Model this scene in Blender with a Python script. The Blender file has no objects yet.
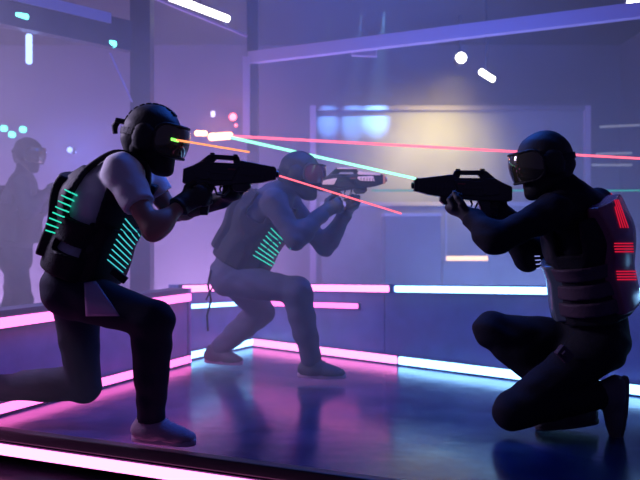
import bpy, bmesh, math, random
import numpy as np
from mathutils import Vector, Matrix
from mathutils.bvhtree import BVHTree
random.seed(4)
# photograph frame 640x480: focal length 800 px, eye 0.88 m above the platform, eye level at row 230
F, H, HOR = 800.0, 0.88, 230.0
def P(px, py, d):
    return Vector(((px-320.0)/F*d, d, H+(HOR-py)/F*d))
def onfloor(px, py, z=0.0):
    d = (H-z)*F/(py-HOR)
    return P(px, py, d)
C = bpy.context.scene.collection
SC = bpy.context.scene
WB = {}                                     # world base of every object (offset of its local frame)

# ---------------------------------------------------------------- materials
MATS = {}
def mat(name, col, rough=.6, metal=0., emit=None, strength=0., bump=0., bscale=60., spec=.5, vary=0., vscale=8., alpha=1., trans=0., coat=0., stretch=None, sheen=0.):
    m = bpy.data.materials.new(name); m.use_nodes = True
    nt = m.node_tree; b = nt.nodes['Principled BSDF']
    b.inputs['Base Color'].default_value = (*col, 1)
    b.inputs['Roughness'].default_value = rough
    b.inputs['Metallic'].default_value = metal
    b.inputs['Specular IOR Level'].default_value = spec
    b.inputs['Transmission Weight'].default_value = trans
    b.inputs['Alpha'].default_value = alpha
    b.inputs['Coat Weight'].default_value = coat
    b.inputs['Sheen Weight'].default_value = sheen
    if emit:
        b.inputs['Emission Color'].default_value = (*emit, 1)
        b.inputs['Emission Strength'].default_value = strength
    tc = nt.nodes.new('ShaderNodeTexCoord'); mp = nt.nodes.new('ShaderNodeMapping')
    nt.links.new(tc.outputs['Object'], mp.inputs['Vector'])
    if stretch: mp.inputs['Scale'].default_value = stretch
    if vary > 0:
        n = nt.nodes.new('ShaderNodeTexNoise'); n.inputs['Scale'].default_value = vscale; n.inputs['Detail'].default_value = 5
        nt.links.new(mp.outputs[0], n.inputs['Vector'])
        r = nt.nodes.new('ShaderNodeMapRange'); r.inputs[1].default_value = .3; r.inputs[2].default_value = .7
        r.inputs[3].default_value = 1-vary; r.inputs[4].default_value = 1+vary
        nt.links.new(n.outputs['Fac'], r.inputs[0])
        mx = nt.nodes.new('ShaderNodeVectorMath'); mx.operation = 'SCALE'; mx.inputs[0].default_value = col
        nt.links.new(r.outputs[0], mx.inputs['Scale']); nt.links.new(mx.outputs[0], b.inputs['Base Color'])
        r2 = nt.nodes.new('ShaderNodeMapRange'); r2.inputs[1].default_value = .3; r2.inputs[2].default_value = .7
        r2.inputs[3].default_value = max(.02, rough*(1-vary*.6)); r2.inputs[4].default_value = min(1, rough*(1+vary*.6))
        nt.links.new(n.outputs['Fac'], r2.inputs[0]); nt.links.new(r2.outputs[0], b.inputs['Roughness'])
    if bump > 0:
        n2 = nt.nodes.new('ShaderNodeTexNoise'); n2.inputs['Scale'].default_value = bscale; n2.inputs['Detail'].default_value = 4
        nt.links.new(mp.outputs[0], n2.inputs['Vector'])
        bp = nt.nodes.new('ShaderNodeBump'); bp.inputs['Strength'].default_value = bump; bp.inputs['Distance'].default_value = .01
        nt.links.new(n2.outputs['Fac'], bp.inputs['Height']); nt.links.new(bp.outputs[0], b.inputs['Normal'])
    MATS[name] = m
    return m
def emat(name, col, strength):
    m = bpy.data.materials.new(name); m.use_nodes = True
    nt = m.node_tree; nt.nodes.clear()
    e = nt.nodes.new('ShaderNodeEmission'); e.inputs[0].default_value = (*col, 1); e.inputs[1].default_value = strength
    o = nt.nodes.new('ShaderNodeOutputMaterial'); nt.links.new(e.outputs[0], o.inputs[0])
    MATS[name] = m
    return m

# ---------------------------------------------------------------- objects
def tag(o, label=None, cat=None, group=None, kind=None):
    if label: o['label'] = label
    if cat: o['category'] = cat
    if group: o['group'] = group
    if kind: o['kind'] = kind
    return o
def empty(name, loc):
    o = bpy.data.objects.new(name, None); C.objects.link(o); o.location = loc
    o.empty_display_size = .1; WB[o.name] = Vector(loc); return o
def meshobj(name, verts, faces, m, parent=None, smooth=False, base=None):
    """verts in world coordinates; the object sits at its parent's base (or at its own base)"""
    V = np.asarray([tuple(v) for v in verts], dtype=float) if not isinstance(verts, np.ndarray) else verts.astype(float)
    if parent is not None: b = WB[parent.name]
    elif base is not None: b = Vector(base)
    else:
        mn, mx = V.min(0), V.max(0); b = Vector(((mn[0]+mx[0])/2, (mn[1]+mx[1])/2, mn[2]))
    V = V-np.array(b)
    me = bpy.data.meshes.new(name)
    me.from_pydata(V.tolist(), [], faces if isinstance(faces, list) else faces.tolist())
    me.materials.append(m)
    if smooth: me.polygons.foreach_set('use_smooth', [True]*len(me.polygons))
    me.update()
    o = bpy.data.objects.new(name, me); C.objects.link(o)
    if parent is not None: o.parent = parent
    else: o.location = b
    WB[o.name] = b
    return o
class MB:
    """collects solid shapes (world coordinates) for one mesh"""
    def __init__(s): s.v = []; s.f = []
    def add(s, vs, fs):
        n = len(s.v); s.v += [tuple(v) for v in vs]; s.f += [[i+n for i in f] for f in fs]; return s
    def bm(s, bm, M=None):
        if M is not None: bmesh.ops.transform(bm, matrix=M, verts=bm.verts)
        bm.verts.ensure_lookup_table(); bm.verts.index_update()
        s.add([v.co for v in bm.verts], [[v.index for v in f.verts] for f in bm.faces]); bm.free(); return s
    def box(s, size, M=None, bevel=0., seg=2):
        bm = bmesh.new(); bmesh.ops.create_cube(bm, size=1.)
        bmesh.ops.scale(bm, vec=size, verts=bm.verts)
        if bevel: bmesh.ops.bevel(bm, geom=bm.edges[:], offset=bevel, segments=seg, profile=.6, affect='EDGES')
        return s.bm(bm, M if M is not None else Matrix())
    def boxw(s, lo, hi, bevel=0.):
        c = [(a+b)/2 for a, b in zip(lo, hi)]; return s.box([abs(b-a) for a, b in zip(lo, hi)], Matrix.Translation(c), bevel)
    def beam(s, a, b, w, h, up=(0, 0, 1), bevel=0.):
        """rectangular bar from a to b, w across, h along up"""
        return s.box(((Vector(b)-Vector(a)).length, w, h), frame(a, b, up), bevel)
    def tube(s, pts, r, n=10, caps=True):
        pts = [Vector(p) for p in pts]; rs = r if isinstance(r, (list, tuple)) else [r]*len(pts)
        vs = []; fs = []; prev = None
        for i, p in enumerate(pts):
            t = (pts[min(i+1, len(pts)-1)]-pts[max(i-1, 0)]).normalized()
            u = (prev if prev is not None else (Vector((0, 0, 1)) if abs(t.z) < .9 else Vector((1, 0, 0))))
            u = (u-t*u.dot(t)).normalized(); prev = u; w = t.cross(u)
            for k in range(n):
                a = 2*math.pi*k/n; vs.append(p+(u*math.cos(a)+w*math.sin(a))*rs[i])
        for i in range(len(pts)-1):
            for k in range(n):
                fs.append([i*n+k, i*n+(k+1) % n, (i+1)*n+(k+1) % n, (i+1)*n+k])
        if caps: fs.append(list(range(n))[::-1]); fs.append([(len(pts)-1)*n+k for k in range(n)])
        return s.add(vs, fs)
    def prism(s, prof, hy, M, bevel=0., seg=2):
        """closed profile (x,z) extruded to +-hy along y, then M"""
        bm = bmesh.new(); vs = [bm.verts.new((x, -hy, z)) for x, z in prof]
        f = bm.faces.new(vs); r = bmesh.ops.extrude_face_region(bm, geom=[f])
        bmesh.ops.translate(bm, vec=(0, 2*hy, 0), verts=[g for g in r['geom'] if isinstance(g, bmesh.types.BMVert)])
        bmesh.ops.recalc_face_normals(bm, faces=bm.faces[:])
        if bevel: bmesh.ops.bevel(bm, geom=bm.edges[:], offset=bevel, segments=seg, profile=.6, affect='EDGES', clamp_overlap=True)
        return s.bm(bm, M)
    def build(s, name, m, parent=None, smooth=False, base=None):
        o = meshobj(name, s.v, s.f, m, parent, smooth, base); return o
def frame(a, b, up=(0, 0, 1)):
    a, b = Vector(a), Vector(b); x = (b-a).normalized(); u = Vector(up)
    y = u.cross(x).normalized(); z = x.cross(y)
    M = Matrix((x, y, z)).transposed().to_4x4(); M.translation = (a+b)/2; return M

# ---------------------------------------------------------------- the hall
M_floor = mat('polished_dark_floor', (.006, .022, .10), .19, bump=.12, bscale=9, vary=.35, vscale=5, spec=.30)
M_low = mat('lower_dark_floor', (.03, .03, .05), .22, vary=.2, spec=.5)
M_wall = mat('grey_wall_paint', (.13, .13, .24), .8, vary=.12, vscale=1.2)
M_ceil = mat('dark_ceiling_paint', (.035, .035, .05), .9, vary=.1)
M_dark = mat('dark_steel', (.045, .045, .09), .5, vary=.15)
M_panel = mat('barrier_panel', (.13, .17, .42), .32, vary=.15, spec=.6)
M_wallpanel = mat('low_wall_panel', (.36, .2, .48), .5, vary=.12)
M_lav = mat('pale_lavender_paint', (.45, .38, .66), .55)
M_black = mat('black_rubber_edge', (.012, .012, .018), .45)
M_glass = mat('dark_window_glass', (.16, .18, .30), .6, vary=.3, vscale=1.3, spec=.25)
E_pink = emat('pink_tube_light', (1., .15, .62), 3.1)
E_pinkw = emat('pale_pink_tube_light', (1., .22, .68), 3.6)
E_cyan = emat('ice_blue_tube_light', (.24, .55, 1.), 5.5)
E_white = emat('warm_white_lamp', (1., .93, .78), 9.)
E_tubew = emat('pale_pink_white_tube', (1., .8, .92), 4.)

def poly_struct(name, pts, m, thick=.1, up=(0, 0, 1)):
    """slab of the given floor-plan polygon, top face at the given points"""
    n = len(pts); t = Vector(up)*thick
    vs = [Vector(p) for p in pts]+[Vector(p)-t for p in pts]
    fs = [list(range(n)), [n+i for i in range(n)][::-1]]+[[i, n+i, n+(i+1) % n, (i+1) % n] for i in range(n)]
    o = meshobj(name, vs, fs, m); tag(o, kind='structure')
    bm = bmesh.new(); bm.from_mesh(o.data); bmesh.ops.recalc_face_normals(bm, faces=bm.faces[:]); bm.to_mesh(o.data); bm.free()
    return o
# platform front edge line (pixels 0,427 -> 165,449)
e0 = onfloor(0, 427); e1 = onfloor(200, 453.5)
dr = (e1-e0).normalized()
eL = e0-dr*1.2; eR = e0+dr*3.2
BACK = 9.6
poly_struct('floor', [eL, eR, (3.6, eR.y+.0, 0), (3.6, BACK+.1, 0), (-5.2, BACK+.1, 0), (-5.2, eL.y, 0)], M_floor, .12)
poly_struct('floor', [(-5.2, -1.5, -.17), (3.6, -1.5, -.17), (3.6, BACK+.1, -.17), (-5.2, BACK+.1, -.17)], M_low, .1)
poly_struct('wall_back', [(-5.3, BACK, 3.4), (3.7, BACK, 3.4), (3.7, BACK+.15, 3.4), (-5.3, BACK+.15, 3.4)], M_wall, 3.7)
poly_struct('wall_left', [(-5.3, 2.2, 3.4), (-5.2, 2.2, 3.4), (-5.2, BACK+.15, 3.4), (-5.3, BACK+.15, 3.4)], M_wall, 3.7)
poly_struct('wall_right', [(3.6, 2.2, 3.4), (3.7, 2.2, 3.4), (3.7, BACK+.15, 3.4), (3.6, BACK+.15, 3.4)], M_wall, 3.7)
poly_struct('ceiling', [(-5.3, 2.2, 3.2), (3.7, 2.2, 3.2), (3.7, BACK+.15, 3.2), (-5.3, BACK+.15, 3.2)], M_ceil, .1)
# black nosing along the platform edge and the tube light on its riser
nrm = Vector((dr.y, -dr.x, 0))               # towards the camera
mb = MB(); mb.beam(eL+nrm*.02+Vector((0, 0, -.022)), eR+nrm*.02+Vector((0, 0, -.022)), .05, .05, bevel=.006)
mb.build('trim_1', M_black); tag(bpy.data.objects['trim_1'], kind='structure')
def light_bar(name, a, b, w, h, m, label, group=None, housing=None, cat='light', out=None):
    """glowing diffuser in a thin dark channel"""
    a, b = Vector(a), Vector(b); t = empty(name, ((a.x+b.x)/2, (a.y+b.y)/2, min(a.z, b.z)-h/2)); tag(t, label, cat, group)
    MB().beam(a, b, w, h, bevel=min(w, h)*.3).build('diffuser', m, t, True)
    o = out if out is not None else Vector((0, 0, 0))
    c = MB(); d = (b-a).normalized()
    c.beam(a-d*.006-o, b+d*.006-o, w, h*1.25); c.build('channel', M_dark, t)
    return t
s0 = eL+nrm*.045+Vector((0, 0, -.082)); s1 = eR+nrm*.045+Vector((0, 0, -.082))
k0 = s0; 
light_bar('tube_light', s0, s1, .03, .044, E_pinkw, 'thick pink-white light tube along the front edge of the platform', 'pink and blue tube lights', out=nrm*.02)

# low wall on the left
A = onfloor(0, 415); B = onfloor(187, 364)
wd = (B-A).normalized(); A = A-wd*1.2; wn = Vector((wd.y, -wd.x, 0))   # face normal towards the camera/right
WH = .47
thick = .12
t = empty('low_wall', ((A+B)/2-wn*thick/2)); tag(t, 'low purple panelled wall at the left with pink light tubes on it', 'low wall', kind=None)
MB().beam(A-wn*thick/2+Vector((0, 0, WH/2-.01)), B-wn*thick/2+Vector((0, 0, WH/2-.01)), thick, WH-.02).build('panel', M_wallpanel, t)
MB().beam(A-wn*thick/2+Vector((0, 0, WH+.012)), B-wn*thick/2+Vector((0, 0, WH+.012)), thick+.02, .03, bevel=.005).build('cap', M_dark, t)
MB().beam(B+Vector((0, 0, WH/2))-wn*thick/2-wd*.0+wd*.011, B+wd*.035+Vector((0, 0, WH/2))-wn*thick/2, thick+.02, WH+.05).build('end_post', M_wallpanel, t)
up = Vector((0, 0, 1))
light_bar('tube_light', A+up*(WH-.03)+wn*.022, B+up*(WH-.03)+wn*.022, .03, .05, E_pink, 'pink light tube along the top of the low wall at the left', 'pink and blue tube lights', out=wn*.016)
light_bar('tube_light', A+up*.035+wn*.022, B+up*.035+wn*.022, .03, .045, E_pink, 'pink light tube along the foot of the low wall at the left', 'pink and blue tube lights', out=wn*.016)

# barrier behind the players: corner at Cn, left leg to Lf, right leg to Rt
Cn = onfloor(252, 346); Lf = onfloor(180, 362); Rt = onfloor(640, 396)
rd = (Rt-Cn).normalized(); Rt = Rt+rd*.8
ld = (Lf-Cn).normalized()
def topz(px, py, d): return H+(HOR-py)/F*d
zC = topz(252, 283.5, Cn.y); zL = topz(180, 285, Lf.y); zR = topz(640, 289, onfloor(640, 396).y)+.01
rn = Vector((rd.y, -rd.x, 0)); ln = Vector((-ld.y, ld.x, 0))
if rn.y > 0: rn = -rn
if ln.x < 0: ln = -ln
t = empty('barrier_wall', ((Cn+Rt)/2)); tag(t, 'low dark blue glossy barrier behind the crouching players', 'barrier')
def slab(a, b, za, zb, n, th=.10):
    vs = [a, b, b-n*th, a-n*th]; vs = [Vector((v.x, v.y, 0)) for v in vs]+[Vector((a.x, a.y, za)), Vector((b.x, b.y, zb)), Vector((b.x, b.y, zb))-n*th, Vector((a.x, a.y, za))-n*th]
    return vs, [[0, 1, 5, 4], [1, 2, 6, 5], [2, 3, 7, 6], [3, 0, 4, 7], [4, 5, 6, 7], [3, 2, 1, 0]]
L = (onfloor(640, 396)-Cn).length
zR2 = zC+(zR-zC)*((Rt-Cn).length/L)
nP = 3
for i in range(nP):
    f0, f1 = i/nP, (i+1)/nP; g = .004
    a = Cn.lerp(Rt, f0)+rd*g; b = Cn.lerp(Rt, f1)-rd*g
    vs, fs = slab(a, b, zC+(zR2-zC)*f0, zC+(zR2-zC)*f1, rn); MB().add(vs, fs).build('panel', M_panel, t)
vs, fs = slab(Cn-rn*.0+ld*.004, Lf, zC, zL, ln); MB().add(vs, fs).build('panel', M_panel, t)
def along(a, b, za, zb, f): p = a.lerp(b, f); return Vector((p.x, p.y, za+(zb-za)*f))
def bar_on(a, b, za, zb, n, f0, f1, drop, m, label, h=.045):
    p = along(a, b, za, zb, f0)+n*.022-up*drop; q = along(a, b, za, zb, f1)+n*.022-up*drop
    light_bar('tube_light', p, q, .03, h, m, label, 'pink and blue tube lights', out=n*.016)
def frx(px, a, b):     # fraction along a->b seen at column px
    lo, hi = 0., 1.
    s = (b.x/b.y*F+320) > (a.x/a.y*F+320)
    for _ in range(40):
        md = (lo+hi)/2; p = a.lerp(b, md); x = p.x/p.y*F+320
        if (x < px) == s: lo = md
        else: hi = md
    return lo
f388 = frx(391, Cn, Rt); f393 = frx(397, Cn, Rt)
bar_on(Cn, Rt, zC, zR2, rn, 0.01, f388, .025, E_pinkw, 'pink light tube on top of the back barrier behind the grey-clad player')
bar_on(Cn, Rt, zC, zR2, rn, f393, 1, .025, E_cyan, 'ice-blue light tube on top of the back barrier, reaching behind the right-hand player', h=.042)
bar_on(Cn, Lf, zC, zL, ln, .01, 1, .025, E_pinkw, 'short pale light tube on top of the barrier left of the grey-clad player')
f360 = frx(360, Cn, Rt)
bar_on(Cn, Rt, zC, zR2, rn, 0.01, f360, .145, E_pink, 'pink light tube halfway up the barrier right of the grey-clad player', h=.035)
bar_on(Cn, Lf, zC, zL, ln, .01, 1, .145, E_cyan, 'ice-blue light tube halfway up the barrier left of the grey-clad player', h=.03)
f400 = frx(399, Cn, Rt); f403 = frx(401, Cn, Rt)
bar_on(Cn, Rt, 0, 0, rn, 0.01, f400, -.035, E_pinkw, 'pink light tube on the floor at the foot of the back barrier', h=.05)
bar_on(Cn, Rt, 0, 0, rn, f403, 1, -.035, E_cyan, 'ice-blue light tube on the floor along the back barrier, behind the kneeling player', h=.05)
bar_on(Cn, Lf, 0, 0, ln, .01, 1, -.035, E_cyan, 'short ice-blue light tube on the floor behind the rear foot of the grey-clad player', h=.045)

# posts, beams and frames
def struct(name, mb, m): o = mb.build(name, m); tag(o, kind='structure'); return o
def post(px0, px1, d, m, name, z1=3.1, z0=0):
    a = P(px0, 0, d).x; b = P(px1, 0, d).x; w = b-a
    return struct(name, MB().boxw((a, d, z0), (b, d+w, z1)), m)
post(130, 150, 5.9, M_dark, 'trim_2'); 
post(247, 258, 7.0, M_dark, 'trim_3')
a = P(243, 57, 6.98); b = P(250, 136, 6.98)
struct('trim_4', MB().boxw((a.x, 6.95, b.z), (b.x, 6.99, a.z)), M_lav)
# dark header beam with a lavender edge
zb = 2.20; q0 = P(130, 52, (zb-H)*F/(HOR-52)); q1 = P(0, 25, (zb-H)*F/(HOR-25)); q1 = q1+(q1-q0)*.25
struct('trim_5', MB().beam(q0+up*.11, q1+up*.11, .08, .22), M_dark)
qn = (q1-q0).normalized().cross(up); qn = qn if qn.y < 0 else -qn
l0 = q0.lerp(q1, .16); struct('trim_6', MB().beam(l0+up*.20+qn*.045, q1+up*.20+qn*.045, .02, .075), M_lav)
# long lavender beam across the hall
a = P(250, 58, 7.0); b = P(700, 3, (a.z-H)*F/(HOR-3))
struct('trim_7', MB().beam(a, b, .08, .10), M_lav)
struct('trim_11', MB().tube([P(110, 53, 5.75), P(132, 102, 5.9)], .008, 8), M_lav)
struct('trim_12', MB().beam(P(150, -4, 6.6), P(247, 36, 7.0), .02, .02), M_lav)
a = P(365, 50, 6.75); struct('trim_13', MB().beam(P(352, 50.5, 6.75), P(377, 51.5, 6.7), .05, .09), M_lav)
# frame of the large window in the back wall
yF = 8.9
xa, xb = P(313, 0, yF).x, P(587, 0, yF).x; zt = P(0, 106, yF).z
struct('trim_8', MB().boxw((xa-.035, yF-.04, .1), (xa+.035, yF+.04, zt)), M_lav)
struct('trim_9', MB().boxw((xb-.03, yF-.04, .1), (xb+.03, yF+.04, zt)), M_lav)
struct('trim_10', MB().boxw((xa+.035, yF-.03, zt-.05), (xb-.03, yF+.03, zt)), M_wall)
struct('window_1', MB().boxw((xa, yF+.05, .1), (xb, yF+.07, zt)), M_glass)

# fog
def fog(name, lo, hi, dens, col, aniso=.2):
    m = bpy.data.materials.new(name); m.use_nodes = True; nt = m.node_tree; nt.nodes.clear()
    tc = nt.nodes.new('ShaderNodeTexCoord'); sx = nt.nodes.new('ShaderNodeSeparateXYZ'); mr = nt.nodes.new('ShaderNodeMapRange')
    nt.links.new(tc.outputs['Object'], sx.inputs[0]); nt.links.new(sx.outputs['Z'], mr.inputs[0])
    for i_, v_ in ((1, .4), (2, 2.4), (3, dens*1.25), (4, dens*.4)): mr.inputs[i_].default_value = v_
    s = nt.nodes.new('ShaderNodeVolumeScatter'); nt.links.new(mr.outputs[0], s.inputs['Density']); s.inputs['Color'].default_value = (*col, 1); s.inputs['Density'].default_value = dens; s.inputs['Anisotropy'].default_value = aniso
    o = nt.nodes.new('ShaderNodeOutputMaterial'); nt.links.new(s.outputs[0], o.inputs['Volume'])
    ob = MB().boxw(lo, hi).build(name, m); ob.display_type = 'WIRE'; return ob
fo = fog('haze', (-5.15, 3.95, .01), (3.55, BACK-.05, 3.15), .11, (.92, .92, 1.))
for v_ in fo.data.vertices:                       # the bank of haze reaches nearer on the left
    w_ = v_.co+WB['haze']
    if w_.y < 5: v_.co.y += -1.5 if w_.x < 0 else .3
tag(fo, 'thin theatrical haze filling the hall behind the front players', 'haze', kind='stuff')

def light(kind, name, loc, target, col, power, size=.3, spot=60, blend=.5, sy=None):
    l = bpy.data.lights.new(name, kind); l.color = col; l.energy = power
    if kind == 'AREA':
        l.size = size
        if sy: l.shape = 'RECTANGLE'; l.size_y = sy
    else: l.shadow_soft_size = size
    if kind == 'SPOT': l.spot_size = math.radians(spot); l.spot_blend = blend
    o = bpy.data.objects.new(name, l); C.objects.link(o); o.location = loc
    o.rotation_euler = (Vector(target)-Vector(loc)).to_track_quat('-Z', 'Y').to_euler(); return o
light('AREA', 'unseen_wash', (-3.2, 7.5, .2), (-3.0, 7.9, 3), (.66, .38, .95), 70, 1.4)  # this and the next two: added unseen uplights that brighten the haze
light('AREA', 'unseen_wash', (-1.0, 7.1, .2), (-.9, 7.5, 3), (.64, .38, .96), 58, 1.1)
light('AREA', 'unseen_wash', (1.6, 6.4, .1), (1.6, 7.2, 3), (.27, .40, .98), 66, 1.5)
light('AREA', 'unseen_wash', (-2.5, 3.9, 1.9), (-.9, 3.3, .8), (.70, .58, 1.), 66, .6)
light('AREA', 'unseen_wash', (.3, 4.4, 2.9), (.3, 4.1, 0), (.03, .16, 1.), 75, 1.2)
light('SPOT', 'spot', P(456, 78, 7.7), P(428, 160, 8.95), (1., .72, .14), 420, .25, 80, 1.)
light('SPOT', 'spot', (P(376, 0, 8.9).x, 7.7, 3.0), P(376, 116, 8.9), (.25, .62, 1.), 1300, .006, 14, 1.)  # three added unseen spots, blue pools on the window in place of reflections
light('SPOT', 'spot', (P(356, 0, 8.9).x, 7.8, 3.0), P(354, 119, 8.9), (.25, .58, 1.), 500, .006, 14, 1.)
light('SPOT', 'spot', (P(328, 0, 8.9).x, 7.8, 3.0), P(328, 119, 8.9), (.25, .55, 1.), 450, .006, 12, 1.)
light('SPOT', 'spot', (-1.6, 1.6, 2.7), (.16, 4.62, 1.16), (1., .70, .74), 420, .03, 8, .8)  # added unseen pink spot that brightens the pale blaster
light('POINT', 'glow', P(216, 129, 6.35), (0, 0, 0), (1., .36, .2), 5, .05)
light('POINT', 'glow', P(233, 117, 9.2), (0, 0, 0), (1., .1, .15), 4, .05)
light('POINT', 'glow', P(70, 150, 9.2), (0, 0, 0), (.2, .3, 1.), 9, .05)
light('POINT', 'glow', P(29, 50, 5.6), (0, 0, 0), (.25, .4, 1.), 1.5, .05)
w = bpy.data.worlds.new('world'); SC.world = w; w.use_nodes = True
w.node_tree.nodes['Background'].inputs[0].default_value = (.10, .08, .28, 1); w.node_tree.nodes['Background'].inputs[1].default_value = .28
SC.view_settings.view_transform = 'Standard'; SC.view_settings.look = 'None'; SC.view_settings.exposure = .08; SC.view_settings.gamma = 1
cd = bpy.data.cameras.new('camera'); cam = bpy.data.objects.new('camera', cd); C.objects.link(cam); SC.camera = cam
cam.location = (0, 0, H); cam.rotation_euler = (math.radians(90), 0, 0)
cd.sensor_width = 36; cd.lens = F/640*36; cd.shift_y = (HOR-240)/640; cd.clip_start = .05
cd.dof.use_dof = True; cd.dof.focus_distance = 3.35; cd.dof.aperture_fstop = 2.8
SC.cycles.volume_bounces = 1; SC.cycles.max_bounces = 8

# ---------------------------------------------------------------- smooth bodies from blended limbs
class Sdf:
    def __init__(s): s.ops = []
    def cap(s, a, b, r1, r2, k=.03, w=None, q=1., mode='u', flat=(0, 0)):
        s.ops.append(('cap', np.array(a, float), np.array(b, float), r1, r2, k, None if w is None else np.array(w, float), q, mode, flat)); return s
    def ell(s, c, r, M=None, k=.03, mode='u'):
        s.ops.append(('ell', np.array(c, float), np.array(r, float), np.eye(3) if M is None else np.array(M, float), k, mode)); return s
    def box(s, c, h, M=None, rnd=.01, k=.004, mode='u'):
        s.ops.append(('box', np.array(c, float), np.array(h, float), np.eye(3) if M is None else np.array(M, float), rnd, k, mode)); return s
    def plane(s, p, n): s.ops.append(('plane', np.array(p, float), np.array(n, float))); return s
    def bumps(s, amp, fr=26., seed=0): s.ops.append(('bumps', amp, fr, seed)); return s
    def join(s, o): s.ops += o.ops; return s
    def _bb(s, o):
        if o[0] == 'cap':
            m = max(o[3], o[4])*max(1, o[7]); return np.minimum(o[1], o[2])-m, np.maximum(o[1], o[2])+m
        if o[0] == 'ell': m = o[2].max(); return o[1]-m, o[1]+m
        if o[0] == 'box': m = np.linalg.norm(o[2])+o[4]; return o[1]-m, o[1]+m
    def mesh(s, res=.008):
        lo = np.full(3, 1e9); hi = -lo
        for o in s.ops:
            if o[0] in ('cap', 'ell', 'box') and (o[8] if o[0] == 'cap' else o[-1]) == 'u':
                a, b = s._bb(o); lo = np.minimum(lo, a); hi = np.maximum(hi, b)
        lo -= .03; hi += .03
        n = np.ceil((hi-lo)/res).astype(int)+1
        ax = [(lo[i]+np.arange(n[i])*res).astype(np.float32) for i in range(3)]
        Fd = np.full(n, .5, np.float32)
        for o in s.ops:
            mode = o[8] if o[0] == 'cap' else (o[-1] if o[0] in ('ell', 'box') else None)
            if mode in ('u', 's'):
                a, b = s._bb(o); kk = o[5] if o[0] == 'cap' else (o[4] if o[0] == 'ell' else o[5])
                mg = kk+.03
                i0 = np.clip(np.floor((a-mg-lo)/res).astype(int), 0, n-1); i1 = np.clip(np.ceil((b+mg-lo)/res).astype(int)+1, 1, n)
                if (i1 <= i0).any(): continue
            else: i0 = np.zeros(3, int); i1 = n
            sl = tuple(slice(i0[i], i1[i]) for i in range(3))
            X = ax[0][sl[0]][:, None, None]; Y = ax[1][sl[1]][None, :, None]; Z = ax[2][sl[2]][None, None, :]
            if o[0] == 'cap':
                _, A, B, r1, r2, k, w, q, _, flat = o
                d = B-A; L2 = float(d@d)+1e-12
                px, py, pz = X-A[0], Y-A[1], Z-A[2]
                h = (px*d[0]+py*d[1]+pz*d[2])/L2; t = np.clip(h, 0, 1)
                cx, cy, cz = px-t*d[0], py-t*d[1], pz-t*d[2]
                if w is not None:
                    wv = cx*w[0]+cy*w[1]+cz*w[2]; e = wv*(1/q-1)
                    cx, cy, cz = cx+e*w[0], cy+e*w[1], cz+e*w[2]
                D = np.sqrt(cx*cx+cy*cy+cz*cz)-(r1+(r2-r1)*t)
                L = math.sqrt(L2)
                if flat[0]: D = np.maximum(D, -h*L)
                if flat[1]: D = np.maximum(D, (h-1)*L)
            elif o[0] == 'ell':
                _, c, r, M, k, _ = o
                px, py, pz = X-c[0], Y-c[1], Z-c[2]
                qs = [(px*M[i][0]+py*M[i][1]+pz*M[i][2]) for i in range(3)]
                k0 = np.sqrt(sum((qs[i]/r[i])**2 for i in range(3))); k1 = np.sqrt(sum((qs[i]/r[i]**2)**2 for i in range(3)))+1e-6
                D = k0*(k0-1)/k1
            elif o[0] == 'box':
                _, c, hh, M, rnd, k, _ = o
                px, py, pz = X-c[0], Y-c[1], Z-c[2]
                qs = [np.abs(px*M[i][0]+py*M[i][1]+pz*M[i][2])-(hh[i]-rnd) for i in range(3)]
                D = np.sqrt(sum(np.maximum(v, 0)**2 for v in qs))+np.minimum(np.maximum(np.maximum(qs[0], qs[1]), qs[2]), 0)-rnd
            elif o[0] == 'plane':
                _, p, nn = o
                Fd = np.maximum(Fd, (X-p[0])*nn[0]+(Y-p[1])*nn[1]+(Z-p[2])*nn[2]); continue
            elif o[0] == 'bumps':
                _, amp, fr, sd = o
                wx = X*fr+sd; wy = Y*fr*.8+sd*2; wz = Z*fr
                N = np.sin(wx+1.7*np.sin(wz*.9+wy*.5))*np.cos(wz*1.1+1.3*np.sin(wx*.7+sd))+.5*np.sin(2.1*wz+1.9*wx*.6+wy+sd)
                Fd = Fd+(amp*N).astype(np.float32); continue
            D = D.astype(np.float32)
            G = Fd[sl]
            if mode == 'u':
                h = np.clip(.5+.5*(G-D)/k, 0, 1); Fd[sl] = G*(1-h)+D*h-k*h*(1-h)
            elif mode == 's': Fd[sl] = np.maximum(G, -D)
            else: Fd = np.maximum(G, D)
        for i in range(3):                      # close the surface at the border
            ix = [slice(None)]*3; ix[i] = 0; Fd[tuple(ix)] = .5; ix[i] = -1; Fd[tuple(ix)] = .5
        return nets(Fd, lo, res)
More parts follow.
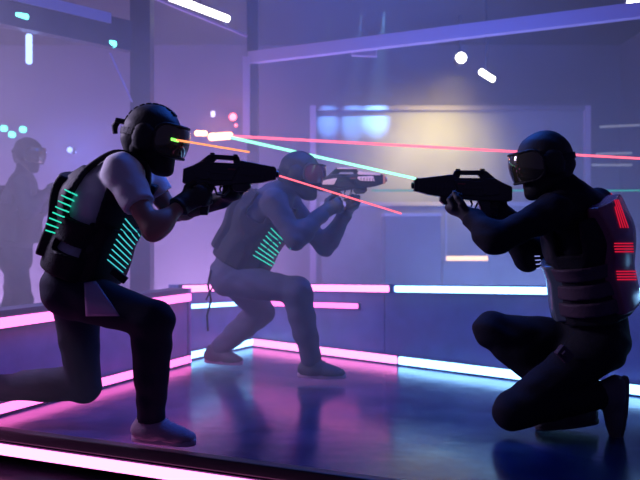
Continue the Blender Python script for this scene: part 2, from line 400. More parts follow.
def nets(Fd, lo, res):
    S = Fd < 0
    cnt = np.zeros([k-1 for k in S.shape], np.int8)
    n = S.shape
    for dx in (0, 1):
        for dy in (0, 1):
            for dz in (0, 1): cnt += S[dx:n[0]-1+dx, dy:n[1]-1+dy, dz:n[2]-1+dz]
    act = (cnt > 0) & (cnt < 8); I = np.argwhere(act)
    idx = np.full(act.shape, -1, np.int32); idx[act] = np.arange(len(I))
    cor = np.array([(a, b, c) for a in (0, 1) for b in (0, 1) for c in (0, 1)])
    V = Fd[I[:, 0:1]+cor[:, 0], I[:, 1:2]+cor[:, 1], I[:, 2:3]+cor[:, 2]]
    acc = np.zeros((len(I), 3)); cn = np.zeros(len(I))
    for a in range(8):
        for b in range(a+1, 8):
            if np.abs(cor[a]-cor[b]).sum() != 1: continue
            va, vb = V[:, a], V[:, b]; cr = (va < 0) != (vb < 0)
            t = np.where(cr, va/np.where(cr, va-vb, 1), 0)
            acc += np.where(cr[:, None], cor[a]+t[:, None]*(cor[b]-cor[a]), 0); cn += cr
    P_ = lo+(I+acc/cn[:, None])*res
    faces = []
    for ax_ in range(3):
        u, v = (ax_+1) % 3, (ax_+2) % 3
        s0 = [slice(None)]*3; s1 = [slice(None)]*3; s0[ax_] = slice(0, -1); s1[ax_] = slice(1, None)
        a, b = S[tuple(s0)], S[tuple(s1)]
        E = np.argwhere(a != b)
        E = E[(E[:, u] > 0) & (E[:, v] > 0) & (E[:, u] < n[u]-1) & (E[:, v] < n[v]-1)]
        if not len(E): continue
        sgn = a[E[:, 0], E[:, 1], E[:, 2]]
        eu = np.zeros(3, int); eu[u] = 1; ev = np.zeros(3, int); ev[v] = 1
        q = [E-eu-ev, E-ev, E, E-eu]
        q = np.stack([idx[k[:, 0], k[:, 1], k[:, 2]] for k in q], 1)
        q[~sgn] = q[~sgn][:, ::-1]; faces.append(q)
    return P_, np.concatenate(faces)
def V3(*a): return np.array(a, float)
def unit(v): v = np.array(v, float); return v/np.linalg.norm(v)
def sdfobj(name, s, m, parent, res=.008):
    V, Fc = s.mesh(res); return meshobj(name, V, Fc, m, parent, True)

M_skin = mat('skin', (.36, .20, .16), .5, bump=.04)
M_shirt = mat('white_cotton', (.62, .60, .66), .9, bump=.12, bscale=90, sheen=.2)
M_tee_grey = mat('grey_cotton', (.04, .04, .07), .9, bump=.12, bscale=90)
M_black_cloth = mat('black_cloth', (.010, .010, .018), .85, bump=.15, bscale=80, spec=.15)
M_navy = mat('dark_trouser_cloth', (.016, .016, .035), .85, bump=.15, bscale=80, spec=.15)
M_grey_tr = mat('grey_trouser_cloth', (.055, .055, .11), .9, bump=.15, bscale=80)
M_vest = mat('black_vest_nylon', (.014, .014, .02), .6, bump=.35, bscale=160, spec=.15)
M_helm = mat('black_helmet_shell', (.018, .018, .022), .62, bump=.15, bscale=70, spec=.3)
M_glove = mat('black_glove', (.016, .016, .022), .6, bump=.2, bscale=120)
M_lens = mat('mirrored_goggle_lens', (.09, .085, .05), .08, metal=.6, coat=1.)
M_lens2 = mat('reddish_goggle_lens', (.16, .05, .08), .12, metal=.5, coat=1.)
M_shoe = mat('dusty_pink_grey_shoe', (.27, .18, .27), .75, bump=.3, bscale=140)
M_shoe2 = mat('dark_shoe', (.06, .06, .08), .7, bump=.3, bscale=140)
M_sole = mat('pale_sole', (.42, .28, .42), .6)
M_sole2 = mat('dark_sole', (.05, .05, .06), .6)
M_lace = mat('pale_laces', (.42, .36, .44), .8)
M_plate = mat('translucent_led_plate', (.10, .13, .16), .25, spec=.8)
M_stripe = mat('pale_trouser_stripe', (.30, .24, .42), .5)
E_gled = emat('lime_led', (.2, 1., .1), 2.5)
E_violet = emat('violet_led', (.35, .40, 1.), .8)
M_plate_red = mat('red_led_plate', (.22, .045, .10), .25, spec=.8)
M_belt = mat('dark_webbing', (.07, .045, .07), .5, bump=.2, bscale=100, spec=.15)
E_green = emat('green_led', (.04, .9, .62), .85)
E_green2 = emat('blue_green_led', (.08, .72, .80), .75)
E_red = emat('red_led', (1., .015, .07), .6)

def shoe(parent, ankle, fwd, upv, mu, ms, side=1, L=.275):
    f = unit(fwd); u = unit(upv); u = unit(u-f*(u@f)); w = np.cross(u, f)
    M = np.stack([f, w, u]); A = np.array(ankle, float)
    O = A-u*.078                                   # sole plane under the ankle
    pt = lambda x, y, z: O+f*x+w*y+u*z
    s = Sdf()
    s.cap(pt(-.045, 0, .05), pt(.02, 0, .05), .041, .041, .02)
    s.cap(pt(-.01, 0, .095), pt(.0, 0, .05), .046, .046, .03)
    s.cap(pt(.02, 0, .062), pt(.12, .0, .033), .046, .034, .04, w, 1.1)
    s.cap(pt(.10, 0, .03), pt(.165, .004*side, .026), .038, .028, .03, w, 1.2)
    s.plane(pt(0, 0, .016), -u); s.plane(pt(0, 0, .118), u)
    o = sdfobj('shoe', s, mu, parent, .006)
    prof = []
    for i in range(28):
        a = 2*math.pi*i/28; x = .055+.142*math.cos(a); wd_ = .036+.011*(math.cos(a)*.5+.5)
        prof.append((x, wd_*math.sin(a)))
    vs = [pt(x, y, z) for z, g in ((0, .96), (.006, 1.), (.022, 1.), (.028, .97)) for x, y in [(.055+(x-.055)*g, y*g) for x, y in prof]]
    fs = [list(range(28))[::-1], [84+i for i in range(28)]]+[[r*28+i, r*28+(i+1) % 28, (r+1)*28+(i+1) % 28, (r+1)*28+i] for r in range(3) for i in range(28)]
    meshobj('sole', vs, fs, ms, o, True)
    mb = MB()
    for i in range(5):
        x = .045+.02*i; z = .108-.012*i
        mb.tube([pt(x, -.03, z-.018), pt(x+.006, -.012, z-.002), pt(x+.006, .012, z-.002), pt(x, .03, z-.018)], .0028, 6)
    mb.build('laces', M_lace if mu is M_shoe else M_sole2, o, True)
    return o
def hand(s, wrist, d, n, k=1., thumb=None, curl=(30, 55, 40), r=.0132, spread=0.):
    """palm and five fingers; d wrist->knuckles, n the way the palm faces, thumb the thumb side"""
    d = unit(d); n = unit(np.array(n, float)-d*(np.array(n, float)@d)); t = unit(thumb); t = unit(t-d*(t@d)-n*(t@n)); W = np.array(wrist, float)
    s.cap(W-d*.02, W+d*.02, .029, .031, .02, n, .8)
    s.cap(W+d*.02, W+d*.080, .035, .040, .02, n, .52)
    s.cap(W+d*.02+t*.018+n*.01, W+d*.055+t*.026+n*.012, .018, .016, .012)
    for i, (o, L) in enumerate(((.034, .082), (.0115, .093), (-.0125, .087), (-.035, .068))):
        p = W+d*.078+t*o; ang = 0; rr = r*(1.0 if i < 3 else .88)
        for j, (fr, c) in enumerate(zip((.45, .30, .25), curl)):
            ang += math.radians(c+(i-1.5)*4*(j == 0)); q = p+(d*math.cos(ang)+n*math.sin(ang)+t*o*spread)*L*fr
            s.cap(p, q, rr*(1-.07*j), rr*(1-.07*(j+1)), .006); p = q
    p = W+d*.025+t*.028+n*.008; q = p+unit(d*.6+t*.7+n*.4)*.036; s.cap(p, q, r*1.25, r*1.1, .008)
    p = q+unit(d*.9+t*.25+n*.5)*.032; s.cap(q, p, r*1.1, r, .005); q = p+unit(d*.9-t*.05+n*.7)*.025; s.cap(p, q, r, r*.85, .004)
    return s
def face_frame(f, u=(0, 0, 1), roll=0):
    f = unit(f); u = np.array(u, float); w = unit(np.cross(u, f)); u = np.cross(f, w); return f, w, u

def person(name, label, J, st):
    """J: joints in metres. st: style dictionary"""
    pe = J['pelvis']; root = empty(name, (pe[0], pe[1], 0.0)); tag(root, label, 'person', st.get('group'))
    J = dict(J)
    g = lambda k: np.array(J[k], float)
    lat = unit(J['lat']); latp = unit(J.get('latp', J['lat']))
    hf, hw, hu = face_frame(J['face'], J.get('hup', (0, 0, 1)))
    hc = g('head'); HM = np.stack([hf, hw, hu]); hp = lambda x, y, z: hc+hf*x+hw*y+hu*z
    sc = st.get('sc', 1.)
    # body
    b = Sdf()
    b.ell(hp(-.005, 0, .02), (.095, .075, .10), HM, .02).ell(hp(.03, 0, -.045), (.06, .055, .075), HM, .03)
    b.cap(hp(.085, 0, .005), hp(.105, 0, -.025), .010, .014, .012)
    for sg in (-1, 1):
        b.ell(hp(-.01, .076*sg, -.01), (.016, .008, .03), HM, .008)
        b.ell(hp(.083, .03*sg, .012), (.012, .016, .009), HM, .008)
    b.cap(hp(.085, -.018, -.062), hp(.085, .018, -.062), .009, .009, .008)
    b.cap(g('neck'), hp(-.02, 0, -.05), .056, .052, .04)
    def torso(s, e, wid=1.):
        s.cap(g('pelvis'), g('waist'), .112*sc+e, .108*sc+e, .05, latp, 1.38*wid)
        s.cap(g('waist'), g('chest'), .105*sc+e, .122*sc+e, .06, lat, 1.35*wid)
        s.cap(g('chest'), g('chest')*.35+g('neck')*.65, .12*sc+e, .085*sc+e, .06, lat, 1.45*wid)
        for a in 'NF': s.cap(g('neck')*.6+g('chest')*.4, g('shoulder'+a), .07*sc+e, .06*sc+e, .06)
        return s
    def arm(s, a, e1, e2=None, fl=(0, 0), upto=1.):
        S_, E_, W_ = g('shoulder'+a), g('elbow'+a), g('wrist'+a)
        s.cap(S_, S_+(E_-S_)*min(upto, 1), .058*sc+e1, (.058-.018*min(upto, 1))*sc+e1, .03, flat=(0, fl[0]))
        if e2 is not None: s.cap(E_, W_, .043*sc+e2, .030*sc+e2, .025, flat=(0, fl[1])); s.ell(E_*.72+W_*.28, (.045+e2,)*3, None, .04)
        return s
    def leg(s, a, e1, e2, cuff=1.):
        Hh, K, A_ = g('hip'+a), g('knee'+a), g('ankle'+a)
        s.cap(Hh, K, .090*sc+e1, .062*sc+e1, .05)
        s.cap(K, K+(A_-K)*cuff, .058*sc+e2, .040*sc+e2, .03, flat=(0, 1))
        back = unit(np.cross(np.cross(A_-K, Hh-K), A_-K)) if np.linalg.norm(np.cross(A_-K, Hh-K)) > .01 else unit((0, 1, 0))
        s.cap(K*.8+A_*.2+back*.018, K*.45+A_*.55+back*.014, .052*sc+e2*.8, .042*sc+e2*.8, .04)
        return s
    torso(b, -.01)
    for a in 'NF':
        arm(b, a, -.004, -.004); leg(b, a, -.008, -.008, .98)
        b.cap(g('wrist'+a), g('wrist'+a)+unit(J['hd'+a])*.05, .018, .012, .02)
    b.cap(g('pelvis'), g('pelvis'), .11*sc, .11*sc, .04, latp, 1.4)
    body = sdfobj('body', b, M_skin, root, .009)
    # trousers
    t = Sdf()
    t.cap(g('pelvis'), g('pelvis')*.35+g('waist')*.65, .124*sc, .116*sc, .05, latp, 1.38, flat=(0, 1))
    for a in 'NF': leg(t, a, .012, st.get('calf', .016), .96)
    t.bumps(st.get('fold', .0035), 30, 1)
    tr = sdfobj('trousers', t, st['trousers'], root, st.get('res', .009))
    # shirt
    t = Sdf(); torso(t, .008)
    hem = g('pelvis')*st.get('hem', .7)+g('waist')*(1-st.get('hem', .7))
    axis = unit(g('waist')-g('pelvis'))
    t.plane(hem, -axis); t.plane(g('neck')+unit(g('neck')-g('chest'))*.04, unit(g('neck')-g('chest')))
    for a in 'NF':
        if st['sleeve'] == 'short': arm(t, a, .016, None, (1, 0), .58)
        else: arm(t, a, .012, .013, (0, 1))
    if st['sleeve'] == 'long': t.cap(g('neck'), hp(-.02, 0, -.07), .066, .062, .04)
    t.bumps(st.get('fold', .0035)*.9, 34, 5)
    sh = sdfobj('shirt', t, st['shirt'], root, st.get('res', .009))
    # gloves
    for a in 'NF':
        t = Sdf(); hand(t, g('wrist'+a), J['hd'+a], J['hn'+a], thumb=J['ht'+a], curl=J.get('curl', (35, 55, 40)))
        W_, E_ = g('wrist'+a), g('elbow'+a)
        t.cap(W_, W_+(E_-W_)*st.get('gaunt'+a, .18), .036*sc, .044*sc, .02, flat=(0, 1))
        sdfobj('glove', t, M_glove, root, st.get('gres', .0045))
        if st.get('shoes', 1): shoe(root, g('ankle'+a), J['fd'+a], J['fu'+a], st['shoe'], st['sole'], 1)
    # helmet, face mask, goggles
    h = Sdf(); h.ell(hp(-.006, 0, .020), (.118, .099, .108), HM, .02)
    h.cap(hp(-.078, 0, -.035), hp(-.055, 0, -.075), .047, .048, .04, hw, 1.2)
    h.box(hp(.14, 0, -.05), (.1, .14, .10), HM, .012, mode='s')
    h.plane(hp(0, 0, -.095), -hu)
    h.bumps(.0015, 40, 2)
    he = sdfobj('helmet', h, M_helm, root, .006)
    mb = MB()
    ring = lambda z, rx, ry, x0=-.015: [hp(x0+rx*math.cos(a), ry*math.sin(a), z) for a in np.linspace(.45, 2*math.pi-.45, 26)]
    pts = ring(-.002, .124, .105, -.006); vs = []; fs = []
    for p in pts:
        o_ = unit(p-hp(-.015, 0, 0)); vs += [p-hu*.013, p-hu*.013+o_*.004, p+hu*.013+o_*.004, p+hu*.013]
    for i in range(len(pts)-1):
        for k in range(4): fs.append([4*i+k, 4*i+(k+1) % 4, 4*i+4+(k+1) % 4, 4*i+4+k])
    fs += [[0, 1, 2, 3], [4*len(pts)-1-k for k in range(4)]]
    mb.add(vs, fs)
    for i in range(9 if st.get('vents') else 0):                              # ridge of vents over the crown
        a = math.radians(50+i*14); c = hp(-.006+.119*math.cos(a), 0, .020+.109*math.sin(a)); 
        R = Matrix((Vector(-hf*math.sin(a)+hu*math.cos(a)), Vector(hw), Vector(hf*math.cos(a)+hu*math.sin(a)))).transposed().to_4x4(); R.translation = c
        mb.box((.022, .035, .008), R, .003)
    mb.build('strap', M_vest, he)
    if st.get('knob'):
        mb = MB(); R = Matrix((Vector(hf), Vector(hw), Vector(hu))).transposed().to_4x4()
        R.translation = hp(-.138, 0, .035); mb.box((.05, .05, .02), R, .006); mb.tube([hp(-.156, 0, .04), hp(-.168, 0, .01), hp(-.160, 0, -.02)], [.012, .014, .010], 10)
        mb.build('buckle', M_helm, he)
    k = Sdf(); k.cap(hp(.05, 0, -.05), hp(.088, 0, -.126), .062, .024, .03, hw, 1.15).cap(hp(-.03, 0, -.05), hp(.05, 0, -.11), .066, .045, .03, hw, 1.2)
    for sg in (-1, 1): k.ell(hp(-.005, .088*sg, -.012), (.050, .028, .056), HM, .02)
    k.box(hp(.14, 0, .032), (.08, .2, .06), HM, .01, mode='s')
    ma = sdfobj('face_mask', k, M_helm, root, .006)
    gz = st.get('gz', -.008); gh = st.get('gh', .060)
    fr_ = Sdf(); fr_.ell(hp(.036, 0, gz), (.122, .110, .15), HM, .01); fr_.box(hp(.12, 0, gz), (.085, .2, gh+.008), HM, .048, mode='i')
    fr_.box(hp(.12, 0, gz), (.072, .2, gh-.002), HM, .042, mode='s')
    fo_ = sdfobj('goggle_frame', fr_, M_helm, root, .005)
    ln_ = Sdf(); ln_.ell(hp(.034, 0, gz), (.121, .107, .14), HM, .01); ln_.box(hp(.12, 0, gz), (.078, .2, gh+.002), HM, .042, mode='i')
    gl = sdfobj('goggle_lens', ln_, st['lens'], root, .005)
    # vest
    C0 = (g('chest')+g('waist'))/2; U = unit(g('chest')-g('waist')); Wt = unit(lat-U*(lat@U)); Fw = np.cross(U, Wt)*st.get('fs', 1)
    TM = np.stack([Fw, Wt, U]); tp = lambda x, y, z: C0+Fw*x+Wt*y+U*z
    def shell(nm, e, boxes, cuts, m, parent, res=.007):
        s = Sdf(); torso(s, e)
        for c, hh in boxes: s.box(tp(*c), hh, TM, .012, mode='i')
        for c, hh in cuts: s.box(tp(*c), hh, TM, .012, mode='s')
        q = Sdf(); torso(q, .004)
        for o in q.ops: o = list(o); o[8] = 's'; s.ops.append(tuple(o))
        return sdfobj(nm, s, m, parent, res)
    top = st.get('vtop', .25); bot = st.get('vbot', -.19)
    cuts = [((0, 0, .165), (.062, .5, .115)), ((.0, 0, -.070), (.075, .5, .022)), ((.02, 0, top), (.3, .055, .07))] if st.get('windows', 1) else [((0, 0, .20), (.055, .5, .09)), ((.02, 0, top), (.3, .05, .06))]
    ve = shell('vest', .036, [((0, 0, (top+bot)/2), (.35, .21, (top-bot)/2))], cuts, M_vest, root)
    bp = shell('back_plate', .062, [((-.25, 0, st.get('bz', .02)), (.25-st.get('bx', .055), .15, st.get('bh', .17)))], [], st.get('bpm', M_vest), ve)
    fp = shell('front_plate', st.get('fe', .060), [((.25, 0, -.06), (.25-st.get('fx', .035), .19, .125))], [], st.get('fpm', M_vest), ve)
    ri = MB()
    for dz in st.get('belts', ()):
        s = Sdf(); torso(s, .046); s.box(tp(0, 0, dz), (.4, .5, .029), TM, .004, mode='i')
        q = Sdf(); torso(q, .02)
        for o in q.ops: o = list(o); o[8] = 's'; s.ops.append(tuple(o))
        sdfobj('strap', s, st.get('beltm', M_vest), ve, .006)
    return dict(root=root, body=body, trousers=tr, shirt=sh, vest=ve, helmet=he, mask=ma, lens=gl, hp=hp, bp=bp, fp=fp)

def bvh(objs):
    vs = []; fs = []
    for o in objs:
        n = len(vs); b = WB[o.name]; vs += [v.co+b for v in o.data.vertices]; fs += [[i+n for i in p.vertices] for p in o.data.polygons]
    return BVHTree.FromPolygons(vs, fs)
EYE = Vector((0, 0, H))
def surf(tree, px, py):
    d = (P(px, py, 1)-EYE).normalized(); h = tree.ray_cast(EYE, d)
    return (h[0], h[1], h[2]) if h[0] is not None else None
def led_rows(tree, quad, n, m, parent, r=.0022, name='led_strip', cells=5):
    """glowing bars lying on the vest; quad = four photo corners (a,b = first bar ends, d,c = last bar ends)"""
    a, b, c, d = [Vector((*q, 0)) for q in quad]; mb = MB()
    for i in range(n):
        t = (i+.5)/n; p, q = a.lerp(d, t), b.lerp(c, t); pts = []
        for j in range(cells+1):
            u = p.lerp(q, j/cells); hh = surf(tree, u.x, u.y)
            if hh: pts.append(hh[0]+(hh[1] if hh[1].y < 0 else -hh[1])*.003)
        pts = [x for k, x in enumerate(pts) if k == 0 or abs(x.y-pts[k-1].y) < .12]
        if len(pts) > 1: mb.tube(pts, r, 6)
    if mb.v: return mb.build(name, m, parent, True)
def patch(tree, quad, m, parent, name, nu=10, nv=10, th=.004):
    a, b, c, d = [Vector((*q, 0)) for q in quad]; G = {}
    for i in range(nu+1):
        for j in range(nv+1):
            u = a.lerp(b, i/nu).lerp(d.lerp(c, i/nu), j/nv); hh = surf(tree, u.x, u.y)
            if hh: nn = hh[1] if hh[1].dot(hh[0]-EYE) < 0 else -hh[1]; G[i, j] = (hh[0]+nn*th, hh[0]-nn*.004)
    ids = {k: n for n, k in enumerate(G)}; vs = [G[k][0] for k in G]+[G[k][1] for k in G]; N = len(ids); fs = []; ec = {}
    for i in range(nu):
        for j in range(nv):
            q = [(i, j), (i+1, j), (i+1, j+1), (i, j+1)]
            if all(k in ids for k in q):
                if max(G[k][0].y for k in q)-min(G[k][0].y for k in q) > .06: continue
                f = [ids[k] for k in q]; fs.append(f); fs.append([x+N for x in f[::-1]])
                for x, y in zip(f, f[1:]+f[:1]): ec[(x, y)] = 1
    for x, y in list(ec):
        if (y, x) not in ec: fs.append([y, x, x+N, y+N])
    if fs: return meshobj(name, vs, fs, m, parent, True)

# ---------------------------------------------------------------- the three players
X, Y_, Z_ = V3(1, 0, 0), V3(0, 1, 0), V3(0, 0, 1)
def mix(a, b, t): return np.array(a)*(1-t)+np.array(b)*t
GR = 'laser tag players'
one = person('person', 'person in white T-shirt and black helmet lunging at the left, aiming a blaster right', dict(
    pelvis=P(72, 287, 3.36), waist=P(86, 255, 3.35), chest=P(103, 203, 3.32), neck=P(133, 166, 3.30), head=P(153, 136, 3.27),
    face=(1, -.12, -.20), hup=(.1, 0, 1), lat=(0.06, 1, 0),
    shoulderN=P(122, 172, 3.13), shoulderF=P(143, 172, 3.47), elbowN=P(153, 231, 3.04), elbowF=P(172, 213, 3.50), wristN=P(182, 204, 3.12), wristF=P(222, 200, 3.32),
    hdN=(1, .15, .45), hnN=(0, 1, 0), htN=(0, 0, 1), hdF=(.55, -.8, .15), hnF=(0, 0, 1), htF=(1, 0, 0),
    hipN=P(75, 294, 3.26), hipF=P(75, 294, 3.46), kneeN=P(154, 320, 3.08), kneeF=P(84, 385, 3.60), ankleN=P(151, 423, 3.22), ankleF=P(-16, 388, 3.66),
    fdN=(1, -.28, 0), fuN=(0, 0, 1), fdF=(.25, 0, -.9), fuF=(1, 0, .25)),
    dict(group=GR, trousers=M_navy, shirt=M_shirt, sleeve='short', shoe=M_shoe, sole=M_sole, lens=M_lens, knob=1, vents=1, gauntN=.12, gauntF=.9, fs=-1, hem=.55, fold=.0025))
two = person('person', 'person in grey crouching in the middle, aiming a pale blaster right', dict(
    pelvis=P(231, 273, 4.72), waist=P(242, 252, 4.72), chest=P(260, 217, 4.70), neck=P(283, 190, 4.68), head=P(300, 173, 4.65),
    face=(1, -.15, -.10), lat=(0.05, 1, 0),
    shoulderN=P(274, 202, 4.50), shoulderF=P(288, 202, 4.86), elbowN=P(295, 240, 4.42), elbowF=P(325, 247, 4.84), wristN=P(324, 212, 4.56), wristF=P(346, 213, 4.74),
    hdN=(1, .1, .45), hnN=(0, 1, 0), htN=(0, 0, 1), hdF=(.45, -.8, .4), hnF=(-.2, 0, 1), htF=(1, 0, 0),
    hipN=P(228, 279, 4.62), hipF=P(234, 279, 4.82), kneeN=P(298, 291, 4.47), kneeF=P(262, 312, 5.04), ankleN=P(312, 364, 4.60), ankleF=P(216, 351, 5.12),
    fdN=(1, -.15, 0), fuN=(0, 0, 1), fdF=(1, -.45, 0), fuF=(0, 0, 1)),
    dict(group=GR, trousers=M_grey_tr, shirt=M_tee_grey, sleeve='long', shoe=M_shoe2, sole=M_sole, lens=M_lens2, fs=-1, windows=0, calf=.02, gauntN=.3, gauntF=.3, gh=.052, gz=.0, fe=.078))
three = person('person', 'person in black with a red-lit vest kneeling at the right, aiming left', dict(
    pelvis=P(600, 340, 3.50), waist=P(594, 300, 3.50), chest=P(584, 236, 3.46), neck=P(567, 189, 3.42), head=P(544, 161, 3.40),
    face=(-1, -.08, -.22), lat=(.6, .8, 0), latp=(.35, .93, 0),
    shoulderN=P(552, 212, 3.27), shoulderF=P(598, 206, 3.60), elbowN=P(495, 240, 3.20), elbowF=P(528, 258, 3.62), wristN=P(471, 217, 3.34), wristF=P(507, 216, 3.50),
    curl=(48, 62, 45), hdN=(-.8, .35, .35), hnN=(0, .35, 1), htN=(-.3, -1, 0), hdF=(-1, -.15, .35), hnF=(0, -1, 0), htF=(0, 0, 1),
    hipN=P(596, 350, 3.42), hipF=P(594, 345, 3.60), kneeN=P(512, 411, 3.42), kneeF=P(491, 330, 3.62), ankleN=P(608, 394, 3.42), ankleF=P(578, 408, 3.52),
    fdN=(-.12, 0, -1), fuN=(-1, 0, .12), fdF=(-1, 0, -.1), fuF=(0, 0, 1)),
    dict(group=GR, trousers=M_black_cloth, shirt=M_black_cloth, sleeve='long', shoe=M_shoe2, sole=M_sole2, lens=M_lens, fs=1, windows=0, sc=1.05, gauntN=.4, gauntF=.4, bpm=M_plate_red, fpm=M_plate, belts=(-.125, -.05, .025), bx=.075, bh=.23, bz=.06, beltm=M_belt, vbot=-.2))
# two more players far behind the low wall
def standing(x, d, lab, face=1):
    q = lambda px, py, dd=0: P(px+x, py, d+dd)
    return person('person', lab, dict(pelvis=q(-4, 258), waist=q(-3, 236), chest=q(1, 200), neck=q(5, 175), head=q(9, 153), face=(face, -.3, -.15), lat=(.2, 1, 0),
        shoulderN=q(1, 184, -.2), shoulderF=q(8, 184, .2), elbowN=q(8, 213, -.28), elbowF=q(20, 212, .15), wristN=q(26, 194, -.16), wristF=q(34, 196, .02),
        hdN=(1, .2, .4), hnN=(0, 1, 0), htN=(0, 0, 1), hdF=(.5, -.8, .2), hnF=(0, 0, 1), htF=(1, 0, 0),
        hipN=q(-5, 262, -.1), hipF=q(-2, 262, .1), kneeN=q(4, 300, -.15), kneeF=q(-6, 302, .1), ankleN=P(x-2, HOR+(H-.085)*F/(d-.1), d-.1), ankleF=P(x-14, HOR+(H-.085)*F/(d+.15), d+.15),
        fdN=(1, -.2, 0), fuN=(0, 0, 1), fdF=(1, -.2, 0), fuF=(0, 0, 1)),
        dict(trousers=M_navy, shirt=M_tee_grey, sleeve='long', shoe=M_shoe2, sole=M_sole2, lens=M_lens, fs=-1, windows=0, gres=.007, res=.011, gauntN=.4, gauntF=.4, group=GR))
four = standing(19, 6.5, 'hazy distant person standing behind the low pink-lit wall at the left edge')
#five = standing(-30, 7.3, 'hazy person cut off by the left edge, farthest behind the low wall')
# glowing strips on the vests
tr1s = bvh([one['vest'], one['bp'], one['fp'], one['shirt']])
led_rows(tr1s, [(42, 232), (54, 236), (79, 193), (67, 187)], 8, E_green, one['vest'], .0028)
led_rows(tr1s, [(106, 262), (121, 274), (144, 238), (126, 216)], 9, E_green2, one['vest'], .0026)
patch(bvh([one['trousers']]), [(84, 283), (96, 281), (120, 316), (86, 316)], M_stripe, one['trousers'], 'side_stripe', th=.002)
tr2 = bvh([two['vest'], two['bp'], two['fp'], two['shirt']])
led_rows(tr2, [(252, 257), (270, 267), (292, 247), (272, 226)], 8, E_green, two['vest'], .0030)
tr3 = bvh([three['vest'], three['bp'], three['fp'], three['shirt']])
led_rows(tr3, [(610, 194), (619, 228), (629, 228), (616, 193)], 4, E_red, three['vest'], .0022)
led_rows(tr3, [(614, 242), (632, 242), (633, 253), (615, 253)], 4, E_red, three['vest'], .0024)
led_rows(tr3, [(616, 270), (635, 270), (636, 281), (617, 281)], 4, E_red, three['vest'], .0024)
led_rows(tr3, [(534, 254), (539, 254), (547, 300), (542, 302)], 12, E_violet, three['vest'], .0022)
led_rows(bvh([one['lens']]), [(171, 138), (178, 140), (178, 142), (171, 140)], 2, E_gled, one['lens'], .0035, name='lens_led', cells=2)
mb = MB(); mb.box((.07, .03, .05), frame(P(556, 346, 3.30), P(572, 362, 3.32)), .008); mb.box((.03, .036, .02), frame(P(556, 346, 3.29), P(572, 362, 3.31)), .004); mb.build('thigh_pouch', M_belt, three['trousers'])
# straps that hang loose
mb = MB(); q = [P(211, 270, 4.55), P(208, 285, 4.56), P(211, 300, 4.56), P(207, 316, 4.57), P(208, 331, 4.57)]
mb.tube(q, .006, 6); q = [P(211, 272, 4.57), P(214, 284, 4.57), P(206, 300, 4.57)]; mb.tube(q, .005, 6); mb.build('hanging_strap', M_vest, two['vest'])
def ribbon(name, pts, w, th, m, parent, n=5):
    pts = [Vector(q) for q in pts]; out = []
    for i in range(len(pts)-1):                    # Catmull-Rom through the points
        a, b, c, d = pts[max(i-1, 0)], pts[i], pts[i+1], pts[min(i+2, len(pts)-1)]
        for k in range(n):
            t = k/n; out.append(.5*((2*b)+(c-a)*t+(2*a-5*b+4*c-d)*t*t+(3*b-a-3*c+d)*t**3))
    out.append(pts[-1]); W = Vector((0, w/2, 0)); vs = []; fs = []
    for i, q in enumerate(out):
        t = (out[min(i+1, len(out)-1)]-out[max(i-1, 0)]).normalized(); nn = t.cross(Vector((0, 1, 0))).normalized()*th/2
        vs += [q-W-nn, q+W-nn, q+W+nn, q-W+nn]
    for i in range(len(out)-1):
        for k in range(4): fs.append([4*i+k, 4*i+(k+1) % 4, 4*i+4+(k+1) % 4, 4*i+4+k])
    fs += [[3, 2, 1, 0], [len(vs)-4+k for k in range(4)]]
    return meshobj(name, vs, fs, m, parent, True)
for dd in (0, .24):
    ribbon('shoulder_strap', [P(66, 192, 3.21+dd), P(78, 178, 3.21+dd), P(95, 163, 3.20+dd), P(116, 152, 3.19+dd), P(136, 156, 3.19+dd), P(148, 170, 3.18+dd), P(147, 195, 3.2+dd)], .05, .014, M_vest, one['vest'])
for x_, y_ in ((88, 216), (90, 249)):
    hh = surf(bvh([one['vest']]), x_, y_)
    if hh: MB().box((.035, .014, .03), Matrix.Translation(hh[0]) @ Matrix.Rotation(math.radians(-25), 4, 'Y'), .004).build('buckle', M_helm, one['vest'])
mb = MB(); mb.beam(P(112, 270, 3.1), P(126, 281, 3.1), .02, .03, bevel=.004); mb.build('hanging_strap', M_vest, one['vest'])

